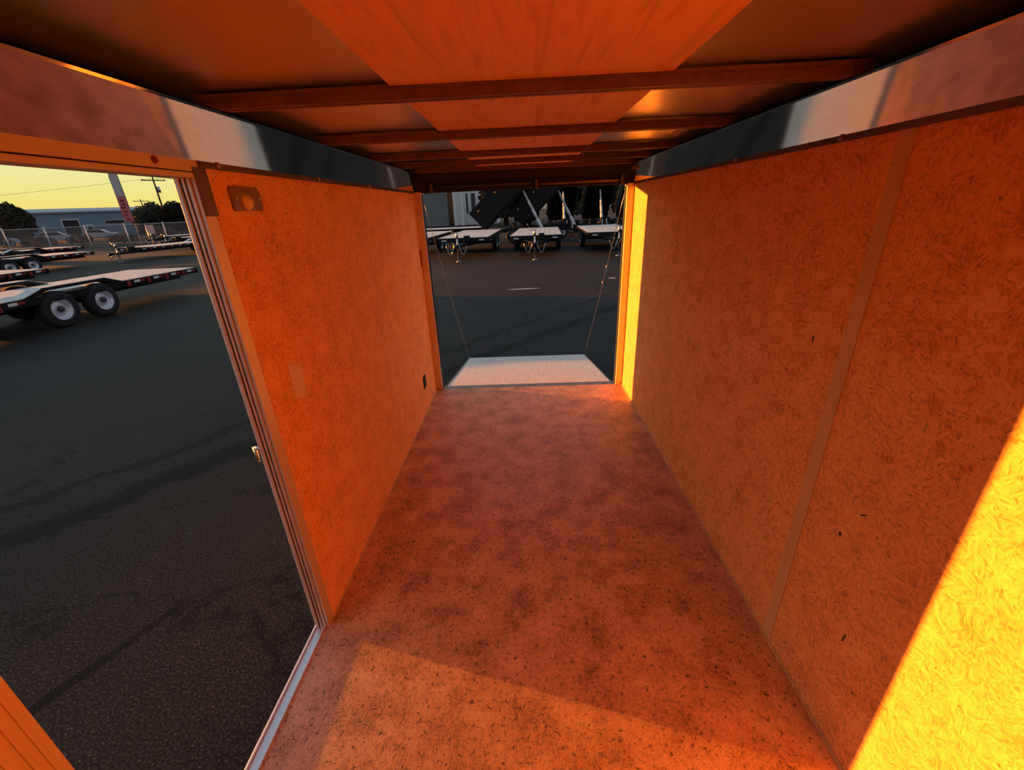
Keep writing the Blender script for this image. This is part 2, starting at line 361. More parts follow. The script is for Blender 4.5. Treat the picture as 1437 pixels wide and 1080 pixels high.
# roof bows
def make_bow():
    b = NB()
    # hat channel: two shallow flanges and a raised middle
    prism(b, [(-.030, .030), (-.030, .022), (-.022, .020), (-.020, 0), (-.008, 0), (-.006, .004), (.006, .004), (.008, 0), (.020, 0), (.022, .020), (.030, .022), (.030, .030)], -.795, .845, axis='X')
    return obj('roof_bow', b, 'bow')
bow0 = None
places = ['nearest the camera', 'second one back from the camera', 'third one back', 'fourth one back', 'last one before the dark rear header']
for i, y in enumerate((1.242, 1.90, 2.54, 2.98, 3.42)):
    o = make_bow() if i == 0 else bow0.copy()
    if i == 0: bow0 = o
    else: COL.objects.link(o)
    o.location = (0, y, 1.835)
    tag(o, 'brown roof crossbar under the ceiling, ' + places[i], 'roof crossbar', 'roof crossbars')

# slanted cove rails between wall and roof
def cove(name, side):
    x0 = XL if side < 0 else XR; s = -side
    b = NB()
    prof = [(x0, WT), (x0 + s * .012, WT - .004), (x0 + s * .100, WT + .096), (x0 + s * .103, WT + .101), (x0 + s * .098, WT + .102), (x0 + s * .092, WT + .098), (x0, WT + .006)]
    prism(b, prof, YF, YE - .005)
    c = struct(name, b, 'cove')
    return c
cove('trim_cove_left', -1); cove('trim_cove_right', 1)
b = NB(); box(b, XL, XL + .010, DY1 + .03, YE - .01, WT - .020, WT); struct('trim_flange_left', b, 'greyframe')
b = NB(); box(b, XR - .010, XR, YF, YE - .01, WT - .020, WT); struct('trim_flange_right', b, 'greyframe')
def screws(x, ys, z, side):
    for k, y in enumerate(ys):
        b = NB(); s = -side
        cyl(b, (x, y, z), (x + s * .004, y, z), .009, .007, 10); cyl(b, (x + s * .004, y, z), (x + s * .006, y, z), .005, .004, 8)
        yield obj('screw', b, 'steel')
lab = ['nearest the side door', 'second from the side door', 'third from the side door', 'closest to the rear']
for o, t_ in zip(screws(XL + .010, (1.31, 1.95, 2.6, 3.3), WT - .010, -1), lab):
    tag(o, 'small metal screw in the dark flange above the left wall, ' + t_, 'screw', 'screws along the left flange')
lab = ['beside the wide seam strip', 'second from the wide seam strip', 'third from the wide seam strip', 'closest to the rear']
for o, t_ in zip(screws(XR - .010, (1.36, 1.98, 2.6, 3.3), WT - .010, 1), lab):
    tag(o, 'small metal screw in the flange above the right wall, ' + t_, 'screw', 'screws along the right flange')

# seam strips and floor joints
b = NB(); box(b, XR - .004, XR + .001, 1.118, 1.166, 0, WT - .018); struct('trim_seam', b, 'strip', .001)
b = NB(); box(b, XR - .0008, XR + .001, 2.392, 2.398, 0, WT - .02); struct('trim_joint_right', b, 'strip')
b = NB(); box(b, XL - .001, XL + .0008, 2.44, 2.446, 0, WT - .02); struct('trim_joint_left', b, 'strip')
b = NB(); box(b, XR - .007, XR, YF, YE, 0, .008); struct('baseboard_right', b, 'strip')
b = NB(); box(b, XL, XL + .006, DY1 + .03, YE, 0, .006); struct('baseboard_left', b, 'strip')

# side door opening frame
def door_frame():
    # rear jamb
    b = NB()
    box(b, XL - .004, XL + .004, DY1, DY1 + .045, 0, DZ + .005)               # flange on the board
    box(b, XO - .004, XL, DY1 + .006, DY1 + .03, 0, DZ + .02)               # reveal
    box(b, XL - .018, XL - .009, DY1 - .003, DY1 + .008, 0, DZ)                    # ribs
    box(b, XL - .030, XL - .023, DY1 - .004, DY1 + .008, 0, DZ)
    f = struct('door_1', b, 'alu', .001)
    b = NB(); box(b, XO - .006, XO + .006, DY1 - .008, DY1 + .03, -.02, DZ + .02); obj('outer_flange', b, 'skin', f, .002)
    b = NB(); box(b, XL - .023, XL - .018, DY1 - .001, DY1 + .008, 0, DZ); obj('seal', b, 'black', f)
    b = NB(); box(b, XL - .036, XL - .031, DY1 - .001, DY1 + .008, 0, DZ); obj('seal', b, 'black', f)
    # front jamb
    b = NB(); box(b, XL - .004, XL + .004, DY0 - .085, DY0, 0, DZ + .005); box(b, XO - .004, XL, DY0 - .03, DY0 - .006, 0, DZ + .02)
    for k in (.012, .030, .052): box(b, XL + .003, XL + .007, DY0 - k - .007, DY0 - k, 0, DZ)
    obj('jamb', b, 'alu', f, .001)
    # header
    b = NB(); box(b, XL - .004, XL + .004, DY0 - .085, DY1 + .03, DZ - .002, WT); box(b, XO - .004, XL, DY0, DY1, DZ - .004, DZ + .03)
    box(b, XL - .05, XL + .006, DY0, DY1, DZ - .016, DZ - .004)
    obj('header', b, 'alu', f, .001)
    b = NB(); box(b, XL - .002, XL + .0055, DY0, DY1, DZ - .005, DZ - .001); obj('groove', b, 'black', f)
    b = NB(); cyl(b, (XL + .003, 1.09, 1.716), (XL + .008, 1.09, 1.716), .009, .007, 12); cyl(b, (XL + .008, 1.09, 1.716), (XL + .009, 1.09, 1.716), .004, .004, 8); obj('rivet', b, 'red', f)
    # darker box over the upper end of the jamb
    b = NB(); box(b, XL - .002, XL + .0075, DY1 + .002, DY1 + .052, DZ - .11, DZ + .01); obj('jamb_top_dark', b, 'greyframe', f, .001)
    # latch strike
    b = NB(); box(b, XO - .020, XO - .006, DY1 + .004, DY1 + .02, .80, .86)
    cyl(b, (XO - .010, DY1 + .012, .86), (XO - .034, DY1 + .012, .86), .006, .006, 10); cyl(b, (XO - .034, DY1 + .012, .805), (XO - .034, DY1 + .012, .865), .006, .006, 10)
    cyl(b, (XO - .010, DY1 + .012, .81), (XO - .034, DY1 + .012, .81), .006, .006, 10)
    obj('latch_strike', b, 'steel', f)
    return f
door_frame()
b = NB(); box(b, XO - .012, XL - .008, DY0, DY1 + .01, -.03, .004); box(b, XO - .012, XO - .004, DY0, DY1 + .01, -.03, .012); box(b, XL - .020, XL - .010, DY0, DY1, .004, .010)
sill = struct('trim_sill', b, 'alu_bright', .001)

# rear frame and ramp door
b = NB()
for (xa, xb) in ((XL, -.795), (.850, XR)):
    box(b, xa, xb, YE - .005, YE + .085, -.02, 1.72)
box(b, XO, XL, YE, YE + .085, -.02, 1.90); box(b, XR, XRO, YE, YE + .085, -.02, 1.90)
rf = struct('door_2', b, 'alu', .002)
b = NB(); box(b, -.799, -.790, YE + .02, YE + .06, 0, 1.70); obj('seal', b, 'black', rf)
b = NB(); box(b, .845, .854, YE + .02, YE + .06, 0, 1.70); obj('seal', b, 'black', rf)
b = NB(); box(b, XL, XR, YE + .012, YE + .085, 1.712, 1.895); obj('header', b, 'black', rf)
b = NB(); box(b, XL, XR, YE - .02, YE + .02, 1.79, 1.862); obj('roof_rail', b, 'black', rf)
b = NB(); box(b, XL + .03, XR - .03, YE, YE + .085, -.024, -.004); obj('threshold', b, 'greyframe', rf)
t = empty('ramp_spring', (0, YE - .015, 1.742)); tag(t, 'long torsion spring rod with end brackets under the dark rear header', 'door spring')
b = NB(); cyl(b, (.14, 0, 0), (.80, 0, 0), .0085, .0085, 12); obj('rod', b, 'bow', t)
b = NB(); cyl(b, (-.76, 0, .01), (.12, 0, .01), .011, .011, 12); obj('spring_coil', b, 'black', t)
for x in (-.70, .135, .80):
    b = NB(); box(b, x - .010, x + .010, -.02, .03, -.035, .03); obj('bracket', b, 'greyframe', t, .002)

rp = empty('ramp_door', (0.027, YE + .075, -.012)); tag(rp, 'pale wooden ramp door let down behind the rear opening', 'ramp')
L_ = 1.86; dz = -.345; ang = math.atan2(dz, L_)
def rot_x(bm, a):
    m = Matrix.Rotation(a, 3, 'X')
    for v in bm.verts: v.co = m @ v.co
b = NB(); box(b, -.800, .800, .008, L_, -.014, 0); rot_x(b, ang); obj('deck', b, 'ramp', rp)
b = NB(); box(b, -.815, .815, 0, L_ + .01, -.05, -.014); rot_x(b, ang); obj('skin_panel', b, 'skin', rp, .002)
for nm, (x0, x1, y0, y1) in dict(e1=(-.818, -.798, 0, L_), e2=(.798, .818, 0, L_), e3=(-.818, .818, L_ - .004, L_ + .012)).items():
    b = NB(); box(b, x0, x1, y0, y1, -.05, .003); rot_x(b, ang); obj('edge_trim', b, 'blackpaint', rp)
b = NB(); cyl(b, (-.79, -.01, -.012), (.79, -.01, -.012), .010, .010, 12); obj('hinge', b, 'blackpaint', rp)
for s, xt in ((-1, -.79), (1, .845)):
    b = NB(); top = Vector((xt, YE + .05, 1.66)); bot = Vector((s * .79 + .027, YE + .075 + 1.70, -.31))
    tube(b, [top.lerp(bot, t_ / 12) + Vector((0, 0, -.03 * math.sin(math.pi * t_ / 12))) for t_ in range(13)], .0022, 6)
    c = obj('ramp_cable', b, 'steel')
    tag(c, 'thin steel cable from the rear frame down to the ramp, ' + ('left' if s < 0 else 'right') + ' side', 'cable', 'ramp cables')
    if s > 0:
        for f_ in (.33, .42):
            p = top.lerp(bot, f_); b = NB(); cyl(b, p, p + Vector((0, .012, -.02)), .006, .006, 8); q = obj('cable_clamp', b, 'lens', c)
# red reflector on the left rear post
b = NB(); box(b, -.853, -.846, YE - .030, YE - .012, 1.15, 1.28); tag(obj('reflector', b, 'red', None, .002), 'narrow red reflector at the back end of the left wall', 'reflector')

# things on the left wall
t = empty('dome_light', (XL, 1.41, 1.636)); tag(t, 'bronze metal light plate high on the left wall by the side door', 'wall light')
b = NB(); prism(b, [(-.076, -.026), (-.068, -.034), (.068, -.034), (.076, -.026), (.076, .026), (.068, .034), (-.068, .034), (-.076, .026)], 0, .008, axis='X'); obj('plate', b, 'dome', t, .002)
b = NB(); lathe(b, [(.0, .022), (.014, .020), (.022, .012), (.024, .008)], 20, 'X'); 
for v in b.verts: v.co.y -= .004; v.co.z -= .008
obj('lens', b, 'lens', t)
for y, z in ((-.058, .0), (.058, .0)):
    b = NB(); cyl(b, (.008, y, z), (.011, y, z), .006, .005, 10); obj('screw', b, 'steel', t)
b = NB(); v = [b.verts.new(p) for p in ((XL + .0015, 1.402, 1.088), (XL + .0015, 1.487, 1.060), (XL + .0015, 1.478, .936), (XL + .0015, 1.396, .962))]
v2 = [b.verts.new((XL + .0001, p.co.y, p.co.z)) for p in v]
b.faces.new(v); b.faces.new(v2[::-1])
for i in range(4): b.faces.new((v[i], v2[i], v2[(i + 1) % 4], v[(i + 1) % 4]))
tag(obj('sticker', b, 'sticker'), 'pale tan blank sticker on the left wall near the side door', 'sticker')
t = empty('wall_vent', (XL, 3.26, .255)); tag(t, 'small dark wall opening low on the left wall near the rear', 'vent')
b = NB(); box(b, 0, .003, -.045, .045, -.055, .055); obj('recess', b, 'black', t, .006)
b = NB(); 
for k in range(5): obox(b, (.005, 0, -.04 + k * .02), (.003, .038, .005), Matrix.Rotation(.5, 3, 'Y'))
obj('louvre', b, 'blackpaint', t)
# dark knots and scuffs in the right-hand boards
for i, (y, z, r, e, a) in enumerate(((1.29, 1.16, .008, 2.2, 0), (.98, .66, .010, 1.3, .4), (.86, .38, .006, 5, .15), (1.83, .42, .007, 1.8, .0), (2.05, .97, .005, 4, .9), (.93, .77, .004, 6, .9), (1.0, .40, .005, 1.3, 0), (.78, .26, .006, 1.4, 0))):
    b = NB(); r *= .62; lathe(b, [(0.0001, -.0008), (r * .7, -.0007), (r, 0), (r, .001)], 14, 'X')
    for v in b.verts: v.co.z *= e
    o = obj('knot', b, 'knot'); o.location = (XR, y, z); o.rotation_euler = (a, 0, 0)
    where = ['just left of the wide seam strip at mid height', 'right of the seam strip at knee height', 'long upright streak between seam strip and sunlit board', 'low on the middle board near the floor',
             'slanting scratch halfway along the middle board', 'thin slanting scratch right of the seam strip', 'tiny round spot low beside the seam strip', 'tiny spot just above the floor near the sunlit board'][i]
    tag(o, 'dark mark on the right wall, ' + where, 'wood knot')

# ------------------------------------------------------------------ outside ground
b = NB(); box(b, -260, 200, -60, 330, GZ - .3, GZ); struct('ground', b, 'asphalt')
for (x, y, rz, l, wd) in ((.02, 11.2, .05, .9, .035), (2.6, 12.4, -.1, .22, .05)):
    b = NB(); prism(b, [(-l / 2, 0), (-l * .3, wd), (l * .2, wd * .8), (l / 2, 0), (l * .25, -wd), (-l * .2, -wd * .6)], 0, .004, axis='Z')
    o = obj('litter_scrap', b, 'bldwhite'); o.location = (x, y, GZ); o.rotation_euler = (0, 0, rz)
    tag(o, 'pale ' + ('flat strip' if l > .5 else 'small scrap') + ' lying on the dark asphalt behind the trailer', 'litter')

# ------------------------------------------------------------------ flat deck trailers
def wheel(parent, x, y, side, r=.385):
    b = NB(); w_ = .115
    lathe(b, [(r * .60, -w_), (r * .80, -w_ * 1.02), (r * .93, -w_ * .95), (r, -w_ * .72), (r, w_ * .72), (r * .93, w_ * .95), (r * .80, w_ * 1.02), (r * .60, w_), (r * .57, w_ * .6), (r * .57, -w_ * .6), (r * .60, -w_)], 36)
    t = obj('wheel', b, 'tyre', parent); t.location = (x, y, r)
    b = NB(); s = side
    lathe(b, [(r * .60, s * w_ * .98), (r * .585, s * w_ * .80), (r * .53, s * w_ * .60), (r * .48, s * w_ * .30), (r * .42, s * w_ * .15), (r * .34, s * w_ * .34), (r * .22, s * w_ * .42), (r * .14, s * w_ * .42), (.001, s * w_ * .40)], 32)
    lathe(b, [(r * .60, -s * w_ * .9), (r * .5, -s * w_ * .5), (.001, -s * w_ * .45)], 24)
    obj('rim', b, 'rim', t)
    b = NB(); lathe(b, [(r * .15, s * w_ * .40), (r * .15, s * w_ * .85), (r * .11, s * w_ * 1.0), (.001, s * w_ * 1.02)], 18)
    for k in range(8):
        a = k * math.pi / 4; yy, zz = r * .21 * math.cos(a), r * .21 * math.sin(a)
        cyl(b, (s * w_ * .38, yy, zz), (s * w_ * .58, yy, zz), r * .022, r * .022, 6)
    obj('hub', b, 'hub', t)
    return t
def chain(parent, x0, x1, y, z, sag):
    b = NB(); n = 9
    P = [Vector((x0 + (x1 - x0) * i / n, y + .02 * math.sin(i), z - sag * math.sin(math.pi * i / n))) for i in range(n + 1)]
    for i in range(n):
        d = (P[i + 1] - P[i]); c = (P[i] + P[i + 1]) / 2; u = d.normalized(); v = u.cross(Vector((0, 1, 0)) if i % 2 else Vector((0, 0, 1))).normalized()
        pts = [c + u * d.length * .62 * math.cos(a) + v * .022 * math.sin(a) for a in [2 * math.pi * k / 8 for k in range(9)]]
        tube(b, pts, .011, 5)
    return obj('safety_chain', b, 'steel', parent)

def make_flatbed(L=6.4, W=2.1, dz=.72, humps=True, tongue=1.45, wheels_y=None, tape=True):
    """rear end at y = 0, tongue towards +y, wheels on the ground z = 0"""
    root = empty('flatbed_trailer')
    hw = W / 2
    wy = wheels_y or (2.45, 3.44)
    # frame
    b = NB()
    for s in (-1, 1):
        box(b, s * hw - .03, s * hw + .03, 0, L, dz - .15, dz - .006)
        box(b, s * .45 - .04, s * .45 + .04, 0, L, dz - .30, dz - .12)
    box(b, -hw, hw, -.04, .05, dz - .17, dz - .004); box(b, -hw, hw, L - .05, L + .04, dz - .17, dz - .004)
    k = .4
    while k < L: box(b, -hw, hw, k, k + .05, dz - .13, dz - .045); k += .41
    obj('frame', b, 'blackpaint', root)
    # deck planks (one surface with gaps)
    b = NB(); n = 9; pw = (W - .06) / n
    for i in range(n):
        x = -hw + .03 + i * pw
        if humps and (i == 0 or i == n - 1):
            box(b, x + .006, x + pw - .006, .05, wy[0] - .62, dz - .04, dz); box(b, x + .006, x + pw - .006, wy[1] + .62, L - .05, dz - .04, dz)
        else: box(b, x + .006, x + pw - .006, .05, L - .05, dz - .04, dz)
    obj('deck', b, 'deckwood', root)
    if humps:
        for s in (-1, 1):
            b = NB(); x0, x1 = sorted((s * (hw + .04), s * (hw - .03 - pw)))
            zt = dz + .14; y0, y1 = wy[0] - .62, wy[1] + .62
            prism(b, [(y0, dz), (y0 + .42, zt), (y1 - .42, zt), (y1, dz), (y1, dz - .10), (y1 - .46, zt - .06), (y0 + .46, zt - .06), (y0, dz - .10)], x0, x1, axis='X')
            f = obj('fender', b, 'blackpaint', root)
            b = NB(); prism(b, [(y0, dz + .001), (y0 + .42, zt + .001), (y1 - .42, zt + .001), (y1, dz + .001), (y1, dz + .012), (y1 - .42, zt + .012), (y0 + .42, zt + .012), (y0, dz + .012)], x0 + .012, x1 - .012, axis='X')
            obj('tread_plate', b, 'deckwood', f)
    # axles, springs
    b = NB()
    for y in wy:
        cyl(b, (-hw + .12, y, .385), (hw - .12, y, .385), .04, .04, 10)
        for s in (-1, 1):
            obox(b, (s * .5, y, .47), (.03, .36, .015), Matrix.Identity(3)); obox(b, (s * .5, y, .49), (.03, .22, .012), Matrix.Identity(3))
    obj('axle', b, 'blackpaint', root)
    for y in wy:
        for s in (-1, 1): wheel(root, s * (hw - .075), y, s)
    # tape: alternating red and white along both sides and the rear
    if tape:
        for s in (-1, 1):
            y = .1; cuts = [(.1, wy[0] - .75), (wy[1] + .6, L - .3)]
            for ya, yb in cuts:
                k = ya
                while k < yb:
                    x = s * (hw + .033)
                    for a in (0, 1):
                        b = NB(); box(b, min(x, x + s * .004), max(x, x + s * .004), k + a * .16, k + a * .16 + .16, dz - .09, dz - .035)
                        obj('marker_tape', b, 'white' if a else 'red', root)
                    k += .61
                    b = NB(); box(b, min(s * (hw + .02), s * (hw + .06)), max(s * (hw + .02), s * (hw + .06)), k - .15, k - .06, dz - .16, dz - .02)
                    obj('stake_pocket', b, 'red', root)
    for s in (-1, 1):
        b = NB(); box(b, s * (hw - .22) - .09, s * (hw - .22) + .09, -.055, -.04, dz - .13, dz - .05); obj('tail_light', b, 'red', root)
        b = NB(); box(b, s * (hw - .3) - .10, s * (hw - .3) + .10, L + .04, L + .055, dz - .13, dz - .08); obj('front_marker', b, 'white', root)
    # tongue
    b = NB(); yt = L + tongue
    for s in (-1, 1): beam(b, (s * .55, L - .1, dz - .22), (s * .05, yt - .1, dz - .24), .08, .13)
    box(b, -.30, .30, L + tongue * .42, L + tongue * .42 + .06, dz - .26, dz - .17)
    obj('tongue', b, 'blackpaint', root)
    b = NB(); box(b, -.05, .05, yt - .22, yt + .06, dz - .30, dz - .18); cyl(b, (0, yt + .06, dz - .34), (0, yt + .06, dz - .17), .065, .05, 14)
    obj('coupler', b, 'blackpaint', root)
    t = NB(); cyl(t, (0, yt - .42, .03), (0, yt - .42, dz + .12), .035, .035, 12); cyl(t, (0, yt - .42, dz + .05), (0, yt - .42, dz + .30), .045, .045, 12)
    jk = obj('jack', t, 'steel', root)
    b = NB(); cyl(b, (0, yt - .42, 0), (0, yt - .42, .03), .11, .09, 14); obj('jack_foot', b, 'steel', jk)
    b = NB(); cyl(b, (0, yt - .42, dz + .28), (.22, yt - .42, dz + .28), .010, .010, 8); cyl(b, (.22, yt - .42, dz + .28), (.22, yt - .42, dz + .38), .014, .014, 8); obj('crank', b, 'steel', jk)
    b = NB(); box(b, -.38, -.14, L + .25, L + .55, dz - .15, dz + .10); obj('tool_box', b, 'blackpaint', root, .01)
    chain(root, -.42, -.10, yt - .15, dz - .22, .34); chain(root, .10, .42, yt - .15, dz - .22, .34)
    b = NB(); tube(b, [(.1, L + .2, dz - .12), (.25, L + .5, dz - .3), (.3, yt - .4, dz - .42), (.12, yt - .25, dz - .3)], .014, 6); obj('wiring_cable', b, 'rubber', root)
    return root

A = make_flatbed(L=9.6, wheels_y=(3.2, 4.19)); A.location = (-10.93, 12.92, GZ); A.rotation_euler = (0, 0, math.pi)  # front end beyond view drawn long so it shades the asphalt
# deck is lower than its fenders: near trailer
tag(A, 'black flatbed trailer with pale deck and two silver wheels, nearest through the side door', 'trailer', 'flatbed trailers through the side door')
def flat(x, y, rz, label, grp, src=None):
    o = copy_tree(src or A); o.location = (x, y, GZ); o.rotation_euler = (0, 0, rz); tag(o, label, 'trailer', grp); return o
g1 = 'flatbed trailers through the side door'
flat(-17.3, 14.5, math.pi, 'flatbed trailer with pale deck just behind the nearest one, at the frame edge', g1)
flat(-24.4, 23.5, math.pi, 'black flatbed trailer with two dim wheels, second row seen above the nearest trailer', g1)
flat(-31.8, 30.4, math.pi, 'far flatbed trailer, thin pale deck just in front of the fence left of the flag', g1)
flat(-22.0, 35.2, math.pi - .10, 'pale flatbed trailer in the far row, deck ending below the flag pole', g1)
B = make_flatbed(L=6.8, W=2.25, dz=.86, humps=False, tongue=1.7, tape=False)
B.location = (-31.5, 46.5, GZ); B.rotation_euler = (0, 0, math.pi - .12)
tag(B, 'farthest flatbed trailer, thin pale deck right of the flag pole', 'trailer', g1)
flat(-26.0, 41.0, math.pi - .1, 'black flatbed trailer end beside the side door jamb, coupler gear below its deck', g1, B)

g2 = 'flatbed trailers parked behind the ramp'
rowY = 19.2
for x, yy, rz, lb in ((-5.45, 19.6, -.05, 'leftmost in the row behind the ramp, cut by the left post'),
                      (-2.55, 19.3, -.05, 'left of centre in the row behind the ramp, with hanging chains'),
                      (.62, 18.95, -.06, 'in the centre of the row behind the ramp, chains beside its coupler'),
                      (4.0, 19.2, -.05, 'rightmost in the row behind the ramp, partly behind the right post')):
    o = copy_tree(B); o.rotation_euler = (0, 0, math.pi + rz)
    l = 6.8; o.location = (x - math.sin(math.pi + rz) * -l * -1 * 0 + math.sin(-rz) * l, yy + l, GZ)
    tag(o, 'flatbed trailer ' + lb, 'trailer', g2)
o = copy_tree(B); o.rotation_euler = (0, 0, R(90)); o.location = (-2.6, 30.2, GZ + .0); tag(o, 'pale deck flatbed trailer standing crosswise behind the rear row at the left', 'trailer', g2)

# ------------------------------------------------------------------ dump trailers with raised beds
def make_dump():
    """hinge at y = 0, tongue towards +y; bed raised"""
    root = empty('dump_trailer'); L, hw, dz = 4.4, 1.0, .80
    b = NB()
    for s in (-1, 1): box(b, s * .5 - .05, s * .5 + .05, -.1, L, dz - .2, dz - .02)
    for y in (0, 1.1, 2.2, 3.3, L - .06): box(b, -.5, .5, y, y + .06, dz - .16, dz - .05)
    for s in (-1, 1): beam(b, (s * .5, L - .1, dz - .14), (s * .05, L + 1.3, dz - .2), .08, .13)
    obj('frame', b, 'blackpaint', root)
    for y in (1.7, 2.6):
        for s in (-1, 1): wheel(root, s * (hw + .02), y, s)
    b = NB()
    for s in (-1, 1):
        x0, x1 = sorted((s * (hw - .14), s * (hw + .16)))
        prism(b, [(1.2, .72), (1.35, .86), (2.95, .86), (3.1, .72), (3.14, .74), (2.97, .90), (1.33, .90), (1.16, .74)], x0, x1, axis='X')
    obj('fenders', b, 'blackpaint', root)
    bed = NB(); a = R(43); H = 1.15
    box(bed, -hw + .02, hw - .02, 0, L, 0, .05)
    for s in (-1, 1): box(bed, s * hw - .025, s * hw + .025, 0, L, 0, H); box(bed, s * hw - .05, s * hw + .05, 0, L, H, H + .07)
    box(bed, -hw, hw, L - .05, L, 0, H + .07); box(bed, -hw, hw, 0, .05, 0, H)
    k = .3
    while k < L:
        for s in (-1, 1): box(bed, s * (hw + .045) - .035, s * (hw + .045) + .035, k, k + .07, .0, H)
        box(bed, -hw, hw, k, k + .06, -.08, 0); k += .58
    for s in (-1, 1): box(bed, s * .45 - .04, s * .45 + .04, 0, L, -.16, -.0)
    m = Matrix.Rotation(a, 3, 'X')
    for v in bed.verts: v.co = m @ v.co + Vector((0, 0, dz + .05))
    bo = obj('bed', bed, 'blackpaint', root)
    for s in (-1, 1):
        for k in (.5, 1.9, 3.3, 4.2): b = NB(); p = m @ Vector((s * (hw + .085), k, H * .8)) + Vector((0, 0, dz + .05)); obox(b, p, (.012, .06, .035), m); obj('marker_light', b, 'amber', bo)
    for x in (-.8, -.1, .1, .8): b = NB(); p = m @ Vector((x, L + .006, H * .9)) + Vector((0, 0, dz + .05)); obox(b, p, (.06, .012, .035), m); obj('marker_light', b, 'chrome', bo)
    top = m @ Vector((0, L * .72, -.05)) + Vector((0, 0, dz + .05))
    b = NB(); base = Vector((0, L * .80, dz - .1))
    for i, r_ in enumerate((.10, .085, .07, .055)): cyl(b, base.lerp(top, i / 4), base.lerp(top, (i + 1) / 4), r_, r_, 16)
    ram = obj('hydraulic_ram', b, 'chrome', root)
    b = NB(); box(b, -.45, .45, L * .80 - .12, L * .80 + .12, dz - .12, dz - .04); obj('ram_cradle', b, 'chrome', ram)
    b = NB(); box(b, -.3, .3, L + .12, L + .55, dz - .12, dz + .28); obj('pump_box', b, 'blackpaint', root, .01)
    yt = L + 1.35
    b = NB(); box(b, -.05, .05, yt - .2, yt + .05, dz - .27, dz - .15); cyl(b, (0, yt + .05, dz - .32), (0, yt + .05, dz - .15), .06, .05, 12); obj('coupler', b, 'steel', root)
    b = NB(); cyl(b, (0, yt - .4, .02), (0, yt - .4, dz + .2), .035, .035, 12); cyl(b, (0, yt - .4, 0), (0, yt - .4, .03), .1, .08, 12); obj('jack', b, 'steel', root)
    return root
D = make_dump(); g3 = 'black dump trailers with raised beds'
D.location = (6.1, 37.5, GZ); D.rotation_euler = (0, 0, math.pi); tag(D, 'black dump trailer with raised bed and upright pale ram, left of the right rear post', 'trailer', g3)
for x, y, rz, lb in ((8.9, 37.5, math.pi, 'black dump trailer with raised bed and pale ram, half behind the right rear post'),
                     (-2.2, 27.6, R(-90), 'black dump trailer side-on with its bed tipped up to the right, left one of two'),
                     (.1, 30.2, R(-90) , 'black dump trailer side-on with its bed tipped up, right one of two'),
                     (3.3, 37.5, math.pi, 'black dump trailer with raised bed behind the centre of the rear row'),
                     (.5, 38.5, math.pi, 'black dump trailer added to fill the dark, mostly hidden behind the tipped side-on beds')):  # last one is added to darken the gap between the beds
    o = copy_tree(D); o.location = (x, y, GZ); o.rotation_euler = (0, 0, rz); tag(o, lb, 'trailer', g3)

# ------------------------------------------------------------------ buildings
def quad_building(name, P1, P2, depth, z1, wallm, roofm, label, doors=(), windows=(), columns=()):
    """front face from P1 to P2 on the ground; local x along the front"""
    P1, P2 = Vector((*P1, 0)), Vector((*P2, 0)); d = P2 - P1; W = d.length
    root = empty(name, (P1.x, P1.y, GZ), math.atan2(d.y, d.x)); tag(root, label, 'building')
    b = NB(); box(b, 0, W, 0, depth, 0, z1); obj('walls', b, wallm, root)
    b = NB(); prism(b, [(-.4, z1), (depth / 2, z1 + depth * .05), (depth + .4, z1), (depth + .4, z1 + .25), (depth / 2, z1 + depth * .05 + .25), (-.4, z1 + .25)], -.4, W + .4, axis='X'); obj('roof', b, roofm, root)
    for (a, c, z0, zz) in doors:
        b = NB(); box(b, a, c, -.06, .05, z0, zz); f = obj('door', b, 'bldwhite', root)
        b = NB(); box(b, a + .15, c - .15, -.09, .0, z0, zz - .15); obj('panel', b, 'black', f)
    for (a, c, z0, zz) in windows:
        b = NB(); box(b, a, c, -.05, .05, z0, zz); f = obj('window', b, 'bldwhite', root)
        b = NB(); box(b, a + .06, c - .06, -.07, .0, z0 + .06, zz - .06); obj('pane', b, 'glassdark', f)
    for a in columns:
        b = NB(); box(b, a, a + .35, -1.4, -1.05, 0, z1); obj('column', b, 'bldwhite', root)
    return root
quad_building('warehouse', (-89, 79.5), (-77, 92), 14, 4.4, 'bldblue', 'bldroof', 'long low blue-grey warehouse beyond the fence, seen through the side door', doors=((4.4, 6.9, 0, 3.3), (7.6, 8.6, 0, 2.2)), windows=((10.5, 13.5, 2.2, 2.9), (14.2, 16.2, 2.2, 2.9)))
quad_building('shed', (-17.6, 62), (-9.9, 62), 8, 4.6, 'bldgrey', 'bldwhite', 'dark grey shed with pale roof line at the upper left of the rear opening', windows=((1.0, 1.8, 2.6, 3.2), (3.4, 3.9, 2.4, 3.4)))
quad_building('porch_building', (-8.9, 62), (-3.2, 62), 9, 4.7, 'bldwhite', 'bldwhite', 'building with white columns and dark bays beside the grey shed', columns=(0, 1.0, 3.0, 4.3), windows=((1.5, 1.9, 1.4, 4.0), (2.2, 2.9, 1.4, 4.0), (3.6, 4.1, 1.4, 4.0), (4.7, 5.1, 1.4, 4.0)))

